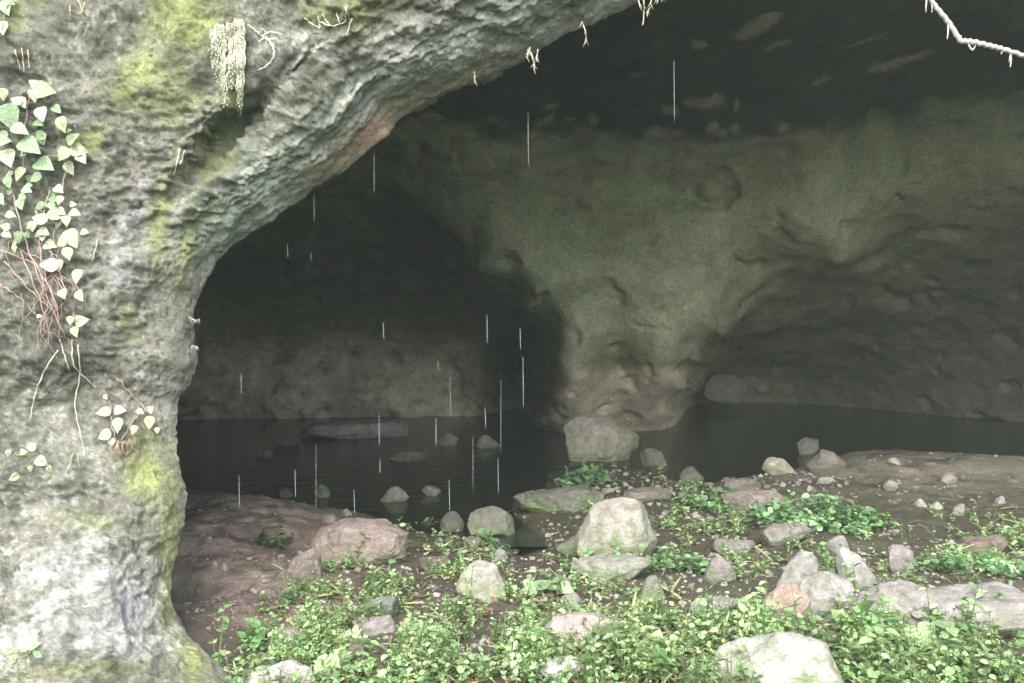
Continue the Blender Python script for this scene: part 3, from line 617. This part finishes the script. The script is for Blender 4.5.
for (cx, cy, rx, ry, n_, ls, h_) in patches:
    b0 = scatter(cx, cy, rx, ry, n_); k = (b0[:, 2] > WL+.005) & (b0[:, 1] > 3.3)
    b0 = b0[k]; den = fbm(b0*np.array([1, 1, 0]), 3.4, 3, seed=61); b0 = b0[den > (.07 if cy < 650 else -.04)]; ls = ls*.62; h_ = h_*1.1
    m_ = rs.rand(len(b0)) < .72
    sprigs(cover, cst, b0[m_], h_, 8, ls, 'round'); sprigs(cover, cst, b0[~m_], h_*1.15, 6, ls*1.15, 'oval', (.22, .30, .12), (.52, .62, .36))
    gsel = rs.rand(len(b0)) < .16; sprigs(cover, None, b0[gsel], h_*.3, 5, .11, 'blade', (.22, .26, .10), (.45, .48, .26), .1)
    tsel = rs.rand(len(b0)) < .05; sprigs(cover, cst, b0[tsel], h_*1.9, 12, ls*1.7, 'oval', (.18, .32, .12), (.46, .64, .34), .2)
    dsel = rs.rand(len(b0)) < .22; sprigs(cover, None, b0[dsel], .012, 2, .05, 'oval', (.14, .09, .06), (.30, .22, .15))
cov = cover.build('ground_cover', M_leaf); tag(cov, kind='stuff')
cs_ = cst.build('ground_cover_stems', M_leaf); tag(cs_, kind='stuff')
tw = MB()
for b_ in np.concatenate([scatter(600, 620, 380, 60, 170), scatter(260, 600, 70, 50, 20), scatter(880, 520, 130, 30, 40)]):
    a_ = rs.rand()*6.28; l_ = .05+.2*rs.rand()**2; d_ = np.array([math.cos(a_), math.sin(a_), 0])*l_
    tw.tube([b_+[0, 0, .02], b_+d_*.5+[0, 0, .035+.02*rs.rand()], b_+d_+[0, 0, .015]], .004, .002, 4, np.array([.30, .24, .17])*rs.uniform(.5, 1.4))
tag(tw.build('fallen_twigs', M_leaf), kind='stuff')

gv, gf = ico(1); parts_v = []; parts_f = []; parts_c = []; gn = 0
for (cx, cy, rx, ry, n_, s0, s1, c_) in [(920, 485, 130, 26, 230, .006, .028, (.20, .18, .165)), (240, 540, 80, 50, 350, .006, .022, (.25, .2, .19)), (250, 625, 70, 30, 260, .006, .022, (.22, .19, .17)), (650, 600, 400, 80, 2600, .006, .03, (.24, .22, .2)),
                                      (700, 500, 160, 26, 700, .01, .05, (.2, .19, .17)), (540, 530, 130, 20, 300, .008, .035, (.19, .18, .16)), (340, 505, 40, 10, 60, .01, .04, (.2, .18, .17))]:
    b0 = scatter(cx, cy, rx, ry, n_); b0 = b0[(b0[:, 2] > WL+.003) & (b0[:, 1] > 3.4)]
    for b_ in b0:
        z_ = s0+(s1-s0)*rs.rand()**3; v_ = gv*(1+.5*(rs.rand(len(gv), 1)-.5))*np.array([1, .8, .6])*z_
        a_ = rs.rand()*6.28; v_ = v_@np.array([[math.cos(a_), math.sin(a_), 0], [-math.sin(a_), math.cos(a_), 0], [0, 0, 1]])
        parts_v.append(v_+b_+np.array([0, 0, z_*.2])); parts_f.append(gf+gn); gn += len(gv); parts_c.append(np.zeros(v_.shape)+np.array(c_)*rs.uniform(.5, 1.5))
tag(link('gravel', mesh_np('gravel', np.concatenate(parts_v), np.concatenate(parts_f), np.concatenate(parts_c), smooth=False), M_stone), kind='stuff')
# ------------------------------------------------------------ plants one can tell apart
def plant(px, py, r_, h_, n_, ls, kind, label, lo=None, hi=None, cat='plant', name='leafy_plant', nl=8, group='leafy plants on the cave floor', base=None):
    b_ = base or on_ground(px, py); root = empty(name, b_); L_ = MB(); S_ = MB()
    a_ = rs.rand(n_)*6.283; q = np.sqrt(rs.rand(n_))*r_
    X_ = b_.x+np.cos(a_)*q*1.0; Y_ = b_.y+np.sin(a_)*q*.8; bb = np.stack([X_, Y_, height(X_, Y_) if base is None else np.full(n_, b_.z)], -1)
    hh = h_*(1.15-.6*q/r_)
    for i in range(n_): sprigs(L_, S_, bb[i:i+1], hh[i], nl, ls, kind, lo, hi)
    L_.build('leaves', M_leaf, root, b_); S_.build('stems', M_leaf, root, b_)
    return tag(root, label, cat, group)
G1 = ((.15, .29, .12), (.30, .50, .27))
plant(815, 526, .55, .20, 110, .05, 'round', 'broad bright green leafy clump on the mud behind the long flat stone', *G1)
plant(852, 528, .28, .16, 36, .045, 'round', 'darker green clump joined to the right side of the brightest clump', (.08, .17, .05), (.17, .30, .11))
plant(715, 508, .28, .20, 26, .05, 'round', 'leafy sprig left of the pinkish slab', *G1)
plant(598, 484, .25, .18, 18, .055, 'round', 'small leafy plant below the cracked mossy boulder', *G1)
plant(566, 488, .18, .16, 10, .05, 'round', 'little leafy sprig over the low mossy slab', *G1)
plant(432, 522, .16, .14, 12, .045, 'round', 'leafy sprig at the water between the pink boulder and the small dark stone', *G1)
plant(494, 545, .15, .13, 14, .045, 'round', 'small green plant hanging over the dark rounded stone foot', *G1)
plant(676, 572, .22, .13, 22, .055, 'oval', 'pale green broad leaves right of the mossy upright stone', (.16, .3, .12), (.3, .5, .25))
plant(546, 592, .14, .16, 7, .10, 'ivy', 'plant with two large pale leaves right of the smooth dome stone', (.25, .36, .2), (.42, .56, .34), nl=4)
plant(258, 646, .11, .12, 6, .075, 'ivy', 'broad-leaved seedling at the left end of the leaf carpet', (.18, .36, .14), (.28, .50, .22), nl=4)
plant(288, 606, .07, .10, 5, .05, 'round', 'small pale seedling on the mud above the broad-leaved seedling', (.2, .34, .16), (.34, .48, .26), nl=4)
plant(277, 546, .14, .12, 10, .035, 'round', 'tiny dim plant growing on the left mud bank', (.09, .15, .06), (.2, .28, .14))
plant(600, 570, .3, .09, 26, .04, 'round', 'low bright leaves in front of the large pale boulder', *G1)
plant(975, 572, .30, .14, 34, .05, 'oval', 'bright leafy plant below the brown flat stone at right', *G1)
plant(640, 668, .22, .15, 12, .085, 'oval', 'coarse plant with long pale leaves left of the big white boulder', (.22, .33, .12), (.42, .55, .28))
plant(930, 664, .26, .16, 16, .085, 'ivy', 'large-leaved pale plant in the lower right corner foliage', (.22, .34, .15), (.4, .54, .3))
plant(878, 640, .2, .14, 12, .07, 'ivy', 'large-leaved green plant under the long rock ledge', (.14, .25, .08), (.28, .44, .2))
plant(365, 672, .2, .15, 12, .06, 'ivy', 'plant with pale round leaves at the lower left of the leaf carpet', (.26, .36, .16), (.46, .56, .34))
# dry grass in front of the squarish boulder
root = empty('dry_grass', on_ground(600, 672)); mb = MB()
for i in range(46):
    b_ = on_ground(570+random.random()*90, 655+random.random()*22); a_ = random.random()*6.28; h_ = .08+.14*random.random()
    pts = [b_+Vector((math.cos(a_)*h_*.9*t_*t_, math.sin(a_)*h_*.5*t_*t_, h_*(t_-.35*t_*t_))) for t_ in np.linspace(0, 1, 6)]
    mb.tube(pts, .003, .001, 4, (.42, .38, .2))
mb.build('blades', M_leaf, root, root.location); tag(root, 'tuft of dry yellowish grass stalks in front of the squarish boulder', 'grass tuft')
# red leaf litter
for (px_, py_, n_, lab) in ((475, 618, 26, 'patch of dry reddish brown leaves among the green leaves'), (546, 606, 20, 'heap of dry brown leaves left of the squarish boulder')):
    root = empty('leaf_litter', on_ground(px_, py_)); mb = MB(); b0 = scatter(px_, py_, 22, 9, n_); b0[:, 2] += .03
    d_ = rs.normal(size=(n_, 3))*np.array([1, 1, .3]); add_leaves(mb, b0, d_, np.tile([0, 0, 1.], (n_, 1))+rs.normal(size=(n_, 3))*.4, .04+.03*rs.rand(n_), 'oval', np.array([.24, .14, .10])*(rs.rand(n_, 1)+.5))
    mb.build('dry_leaves', M_leaf, root, root.location); tag(root, lab, 'dry leaves')

# ------------------------------------------------------------ creepers on the cliff
def wob(pts, amp, off=.02, n_=8, fn=None):
    """image-angle polyline laid on the cliff face"""
    q = catmull(pts, n_); out = []
    last = None
    for i, (x, y) in enumerate(q[:, :2]):
        x += amp*math.sin(i*1.7+pts[0][0]); y += amp*math.cos(i*1.3+pts[0][1]*.3)
        h_ = on_cliff(x, y, off); out.append(h_)
    return out
def cleaf(mb, px_, py_, size_px, ang, col, kind='ivy', off=.07):
    h_ = on_cliff(px_, py_, off); k = h_.y/F
    a_ = math.radians(ang); d_ = np.array([[math.cos(a_), -.25+random.uniform(-.3, .2), -math.sin(a_)]])
    up_ = np.array([[random.uniform(-.35, .35), -1, random.uniform(.0, .7)]])
    add_leaves(mb, np.array([tuple(h_)])-d_*size_px*k*.5, d_, up_, np.array([size_px*k*random.uniform(.72, .95)]), kind, np.array([col])*random.uniform(.85, 1.1))
PL = (.40, .48, .29); MG = (.28, .40, .24); WH = (.46, .52, .36)
root = empty('ivy', on_cliff(45, 250, 0)); L_ = MB(); S_ = MB()
leaves = [(32, 82, 14, -140, PL), (45, 90, 26, 5, PL), (34, 96, 15, 80, PL), (15, 100, 12, 200, WH), (23, 104, 14, 60, PL), (41, 115, 18, 75, WH), (62, 126, 20, 80, PL), (70, 130, 9, -20, WH), (73, 137, 18, -40, PL), (80, 150, 22, 10, WH), (83, 160, 18, 40, WH),
          (62, 155, 18, 130, PL), (70, 170, 18, 70, WH), (10, 120, 34, 80, MG), (22, 130, 22, 20, MG), (32, 147, 30, 30, MG), (46, 165, 26, 20, MG), (8, 160, 26, 60, PL), (18, 175, 18, 120, PL), (5, 140, 18, 0, MG), (34, 178, 16, 160, MG), (8, 183, 14, 80, MG),
          (20, 205, 14, 70, MG), (60, 190, 15, 30, WH), (58, 202, 14, 110, PL), (48, 205, 12, 180, MG), (73, 204, 8, 0, WH), (76, 213, 14, 10, WH), (66, 222, 14, 80, WH), (62, 212, 12, 30, PL), (50, 215, 18, 160, PL), (38, 218, 18, 200, PL), (32, 227, 12, 90, WH),
          (44, 232, 14, 20, PL), (8, 235, 14, 30, PL), (18, 238, 14, 100, MG), (4, 226, 12, 200, PL), (72, 240, 24, 60, WH), (60, 243, 14, 150, PL), (42, 237, 16, 90, WH), (52, 245, 20, 10, WH), (44, 264, 24, 190, WH), (58, 268, 18, 70, WH), (68, 256, 18, 80, WH), (76, 278, 18, 100, WH),
          (63, 295, 13, 60, PL), (80, 297, 15, 60, WH), (84, 320, 20, -10, WH), (70, 321, 10, 90, WH), (75, 333, 14, 70, PL), (40, 316, 7, 0, WH), (3, 95, 14, 90, PL), (12, 215, 14, 10, PL), (0, 200, 16, 40, MG), (28, 190, 14, 20, PL), (14, 250, 10, 90, PL), (85, 232, 10, 0, WH)]
for (x, y, s_, a_, c_) in leaves: cleaf(L_, x, y, s_, a_, c_)
for i in range(26):   # smaller half hidden ones
    cleaf(L_, random.gauss(30, 22), random.uniform(100, 250), random.uniform(8, 15), random.uniform(0, 180), random.choice([MG, PL, (.2, .3, .14)]), off=.04)
for pts in [[(0, 250), (30, 262), (60, 280), (75, 310)], [(10, 180), (22, 230), (40, 280), (62, 330), (72, 345)], [(50, 190), (40, 230), (44, 270), (60, 320)], [(0, 285), (12, 292), (24, 302)], [(5, 262), (30, 290), (52, 310)],
            [(70, 150), (62, 190), (55, 230), (50, 260)], [(30, 90), (25, 130), (22, 180)], [(0, 225), (20, 250), (45, 262), (70, 300)], [(20, 250), (40, 300), (52, 340)], [(30, 255), (55, 300), (60, 345)], [(75, 125), (80, 150)], [(36, 210), (50, 250), (66, 290), (78, 325)]]:
    S_.tube(wob(pts, .7, .03), .0042, .0022, 5)
for i in range(26):
    x = random.gauss(48, 14); y = random.uniform(235, 320); S_.tube(wob([(x, y), (x+random.uniform(-14, 16), y+16), (x+random.uniform(-16, 22), y+random.uniform(25, 50))], .9, .03, 5), .0025, .0014, 4)
S_.build('stems', M_redstem, root, root.location); L_.build('leaves', M_leaf, root, root.location)
tag(root, 'large ivy with pale leaves and tangled reddish stems on the left cliff face', 'ivy')
root = empty('ivy', on_cliff(125, 425, 0)); L_ = MB(); S_ = MB()
for (x, y, s_, a_, c_) in [(101, 412, 16, 180, WH), (121, 410, 15, 0, WH), (117, 427, 18, 100, WH), (102, 436, 18, 160, WH), (112, 444, 12, 70, PL), (133, 431, 11, 110, PL), (149, 424, 16, 100, PL), (151, 408, 12, -50, WH), (157, 432, 9, 80, WH), (141, 412, 9, 30, PL), (106, 398, 8, 60, PL)]: cleaf(L_, x, y, s_, a_, c_, off=.05)
for pts in [[(117, 378), (132, 395), (148, 412), (162, 430), (160, 440)], [(148, 408), (135, 418), (122, 440)], [(110, 400), (112, 425), (120, 450)], [(104, 390), (110, 400)]]: S_.tube(wob(pts, 1, .025), .004, .002, 5)
for i in range(12):
    x = random.uniform(114, 134); S_.tube(wob([(x, 440), (x+random.uniform(-8, 8), 448), (x+random.uniform(-10, 12), 456)], 1, .03, 4), .003, .0015, 4)
S_.build('stems', M_redstem, root, root.location); L_.build('leaves', M_leaf, root, root.location)
tag(root, 'small ivy sprig with pale leaves low on the cliff near the cave edge', 'ivy')
def sprig(px_, py_, leaves_, label, kind='ivy', stem=None):
    root = empty('creeper', on_cliff(px_, py_, 0)); L_ = MB(); S_ = MB()
    for (x, y, s_, a_, c_) in leaves_: cleaf(L_, x, y, s_, a_, c_, kind, .035); S_.tube([on_cliff(px_, py_, .01), on_cliff((px_+x)/2, (py_+y)/2, .03), on_cliff(x, y, .035)], .0025, .0015, 4)
    L_.build('leaves', M_leaf, root, root.location); S_.build('stems', M_stem, root, root.location); tag(root, label, 'plant', 'small plants growing on the cliff')
sprig(5, 12, [(6, 10, 22, 70, PL), (2, 30, 20, 80, WH), (10, 2, 12, 20, MG)], 'pale leaves in the top left corner of the cliff')
sprig(38, 455, [(30, 447, 12, 180, WH), (42, 462, 14, 30, WH), (50, 470, 10, 60, PL), (8, 455, 10, 90, MG), (24, 452, 10, 0, PL), (12, 478, 12, 160, MG), (30, 470, 9, 90, PL)], 'cluster of tiny pale leaves at the left edge below the bare roots')
sprig(30, 655, [(22, 650, 14, 160, PL), (34, 645, 16, -30, MG), (12, 660, 12, 120, PL), (38, 655, 12, 40, MG), (5, 652, 12, 180, PL), (28, 664, 10, 90, MG)], 'pale leafy sprig at the bottom left of the cliff foot', 'oval')
sprig(75, 456, [(70, 460, 14, 110, MG), (78, 464, 16, 80, PL), (66, 470, 16, 120, PL), (84, 458, 12, 60, MG)], 'thin drooping fronds under the bare roots on the left cliff', 'blade')

# bare roots and dead moss hanging on the rock
def roots(label, lines, r=.004, m=M_root, name='bare_roots', cat='root', off=.02, amp=1):
    root = empty(name, on_cliff(lines[0][0][0], lines[0][0][1], 0)); mb = MB()
    for pts in lines: mb.tube(wob(pts, amp*.35, off), r, r*.5, 5)
    mb.build('strands', m, root, root.location); return tag(root, label, cat)
roots('forked bare roots hanging below the ivy on the left cliff', [[(58, 350), (45, 370), (35, 395), (30, 420)], [(78, 345), (80, 375), (75, 405), (82, 440), (85, 455)], [(72, 340), (74, 365), (88, 380), (96, 388)], [(60, 340), (66, 360), (70, 372)], [(98, 240), (92, 262)]], .0045)
def hang(cx, y0, y1, n_, wpx, r=.0045, feather=True):
    out = []
    for i in range(n_):
        x = cx+random.uniform(-wpx, wpx); ye = y1-random.uniform(0, (y1-y0)*.35)
        out.append([(x, y0+random.uniform(0, 6)), (x+random.uniform(-2, 2), (y0+ye)/2), (x+random.uniform(-2.5, 2.5), ye)])
    return out
def fringe(label, cols, name='hanging_moss'):
    root = empty(name, on_cliff(cols[0][0], cols[0][1], 0)); mb = MB()
    for (cx, y0, y1, wp, n_) in cols:
        for pts in hang(cx, y0, y1, n_, wp): mb.tube(wob(pts, .8, .05), .0032, .0016, 4)
        for k in range(int((y1-y0)/1.5)):
            y = y0+k*1.5; taper = 1-.6*(y-y0)/(y1-y0); h_ = on_cliff(cx+random.uniform(-wp, wp)*taper, y, .06); s_ = .019*taper+.006
            a_ = random.uniform(-1.2, 1.2); e_ = h_+Vector((math.sin(a_)*s_, -.012, -math.cos(a_)*s_)); mb.tube([h_, (h_+e_)/2+Vector((0, -.006, .003)), e_], .0032, .0014, 4)
    mb.build('strands', M_moss, root, root.location); return tag(root, label, 'hanging moss')
fringe('bushy bunch of whitish dead fronds hanging high on the cliff', [(219, 24, 84, 5, 10), (226, 22, 108, 4, 12), (232, 24, 90, 4, 9), (240, 18, 112, 5, 16), (241, 20, 118, 3, 8), (214, 30, 70, 3, 4)])
roots('small wispy tuft of pale curled roots right of the whitish fronds', [[(247, 24), (255, 30), (262, 36)], [(262, 36), (270, 32), (282, 34)], [(262, 36), (272, 44), (274, 56), (266, 66), (258, 70)], [(264, 38), (258, 42)], [(266, 40), (276, 38)], [(268, 34), (262, 28)], [(266, 36), (273, 48), (273, 58)]], .004, M_moss)
roots('spiky pale root tuft on the cliff top left of the arch', [[(305, 18), (312, 24), (320, 28)], [(320, 28), (318, 16)], [(320, 22), (332, 26), (345, 22)], [(345, 22), (347, 6)], [(330, 26), (322, 14)], [(340, 24), (336, 12)]], .004, M_moss)
roots('sparse pale grass wisps near the top left of the cliff', [[(70, 5), (70, 16)], [(78, 0), (83, 12)], [(85, 2), (80, 14)], [(15, 50), (20, 68)], [(22, 48), (24, 72)], [(28, 50), (29, 68)], [(185, 150), (178, 172)]], .003, M_drystem)
roots('tiny white twigs sticking to the moss at the top of the cliff', [[(352, 18), (346, 36)], [(345, 8), (350, 20)], [(180, 148), (174, 175)]], .003, M_moss)

# roots hanging free from the lip of the arch
def lip_roots(label, lines, Y=5.1, r=.006):
    root = empty('hanging_root', Vector(P(lines[0][0][0], lines[0][0][1], Y))); mb = MB()
    for pts in lines:
        q = catmull(pts, 6); w_ = [Vector(P(x, y, Y+.02*math.sin(i))) for i, (x, y) in enumerate(q)]
        mb.tube(w_, r, r*.35, 5)
        for k in range(len(w_)-1):
            e_ = w_[k]+Vector((random.uniform(-.02, .02), random.uniform(-.01, .01), -random.uniform(.01, .04))); mb.tube([w_[k], (w_[k]+e_)/2, e_], r*.5, r*.2, 4)
    mb.build('strands', M_root, root, root.location); return tag(root, label, 'root', 'roots hanging from the arch')
lip_roots('frayed pale root bunch hanging where the arch meets the top of the view', [[(642, -12), (644, 6), (643, 26)], [(650, -14), (651, 4), (646, 14)], [(656, -16), (658, 4)], [(637, -8), (640, 8)], [(661, -14), (662, 2)]])
lip_roots('short root stub hanging at the middle of the arch', [[(528, 50), (533, 58), (534, 70)], [(538, 50), (536, 62)], [(530, 48), (526, 58)]])
lip_roots('thin root tip hanging right of the middle of the arch', [[(582, 22), (586, 34), (585, 44)]], r=.005)
lip_roots('tiny thread of root at the arch left of the short stub', [[(474, 72), (475, 84)]], r=.003)
lip_roots('small thorn-like root pointing into the cave at the left edge', [[(189, 317), (195, 320), (200, 319)], [(192, 346), (198, 347)]], Y=4.75, r=.004)

# bare branch at top right
root = empty('bare_branch', Vector(P(925, -10, 4.6))); mb = MB()
def br(pts, r0, r1, Y=4.6):
    q = catmull(pts, 8); mb.tube([Vector(P(x, y, Y+.1*(x-925)/100)) + Vector((0, 0, .004*math.sin(i*2.1))) for i, (x, y) in enumerate(q)], r0, r1, 8)
br([(915, -40), (925, -10), (935, 6), (948, 22), (960, 41)], .011, .014); br([(958, 41), (972, 42), (990, 46), (1005, 50), (1030, 58), (1060, 70)], .014, .012)
main = mb.build('limb', M_bark, root, root.location); mb = MB()
for pts in [[(927, -4), (926, 6), (926, 13)], [(932, 0), (932, 8), (932, 13)], [(948, 22), (948, 32), (947, 40)], [(968, 44), (972, 50), (976, 45)], [(1010, 50), (1011, 60), (1010, 68)], [(1011, 53), (1009, 62)], [(958, 40), (962, 36)], [(1003, 50), (1001, 54)]]:
    br(pts, .006, .002)
mb.build('twigs', M_bark, root, root.location); tag(root, 'bent bare pale branch with hanging stubs at the top right', 'branch')

# ------------------------------------------------------------ water falling from the lip
drips = [(374, 152, 192, 5.4, 'just under the pink rim of the arch'), (314, 190, 222, 5.3, 'under the lower left of the arch'), (287, 243, 258, 5.4, 'short, in the upper left darkness'), (311, 252, 261, 5.4, 'tiny, below the one under the lower left arch'),
 (383, 322, 339, 5.6, 'short, in front of the left recess wall'), (528, 113, 166, 5.5, 'long bright, crossing the edge of the dark roof'), (674, 60, 122, 5.4, 'highest and longest, before the dark roof'), (241, 373, 395, 5.2, 'above the dark left corner of the pool'),
 (239, 475, 508, 5.2, 'ending over the far end of the left mud bank'), (295, 470, 498, 5.4, 'left part of the pool, ending by a dark pebble'), (379, 415, 446, 5.6, 'crossing the pale flat slab in the pool'), (380, 459, 474, 5.6, 'right below the pale flat slab'),
 (436, 418, 446, 5.7, 'beside the dim far shore stone'), (487, 315, 344, 5.6, 'bright, in front of the darkened hollow left of the pillar'), (485, 407, 428, 5.7, 'short bright, above the paler far shore stone'), (498, 458, 494, 5.8, 'bright, over the pool left of the mossy slab'),
 (316, 445, 510, 5.5, 'long faint, left of the wide pink boulder top'), (354, 490, 515, 5.6, 'right above the wide pink boulder'), (449, 480, 512, 5.7, 'above the small dark poolside stone'), (473, 435, 492, 5.8, 'long faint, in the middle of the pool'),
 (523, 357, 408, 5.7, 'in front of the round dark hollow by the pillar'), (520, 328, 350, 5.7, 'at the top of the round dark hollow'), (501, 380, 455, 5.8, 'long faint, reaching the far pool edge'), (450, 378, 420, 5.7, 'faint, in front of the brown wall'), (438, 360, 372, 5.7, 'tiny, in front of the brown wall')]
for (x, y0, y1, Y, where) in drips:
    mb = MB(); faint = 'faint' in where or 'tiny' in where; r_ = .0009 if faint else .0015
    n_ = 10; ys_ = np.linspace(y0, y1, n_); R_ = r_*(.35+.65*np.sin(np.linspace(.15, 2.9, n_))) ; lean = random.uniform(-.2, 1.2)
    mb.tube([Vector(P(x+lean*(k/n_), yy, Y)) for k, yy in enumerate(ys_)], R_, k=6)
    o_ = P(x, y1, Y); tag(mb.build('water_drip', M_drop, None, o_), 'thread of falling water, '+where, 'water drip', 'threads of water falling from the arch').location = tuple(o_)

# ------------------------------------------------------------ haze volume added as a milky veil that lifts the blacks
hm = bpy.data.materials.new('veil_haze'); hm.use_nodes = True; t_ = hm.node_tree; t_.nodes.remove(t_.nodes['Principled BSDF'])
pv = t_.nodes.new('ShaderNodeVolumePrincipled'); pv.inputs['Color'].default_value = (.78, .92, .84, 1); pv.inputs['Density'].default_value = .005; pv.inputs['Anisotropy'].default_value = .2
t_.links.new(pv.outputs[0], t_.nodes['Material Output'].inputs['Volume'])
bm = bmesh.new(); bmesh.ops.create_cube(bm, size=1); hme = bpy.data.meshes.new('haze'); bm.to_mesh(hme); bm.free()
hz = link('haze', hme, hm); hz.scale = (700, 700, 24); hz.location = (0, 0, 10.5); tag(hz, kind='stuff')
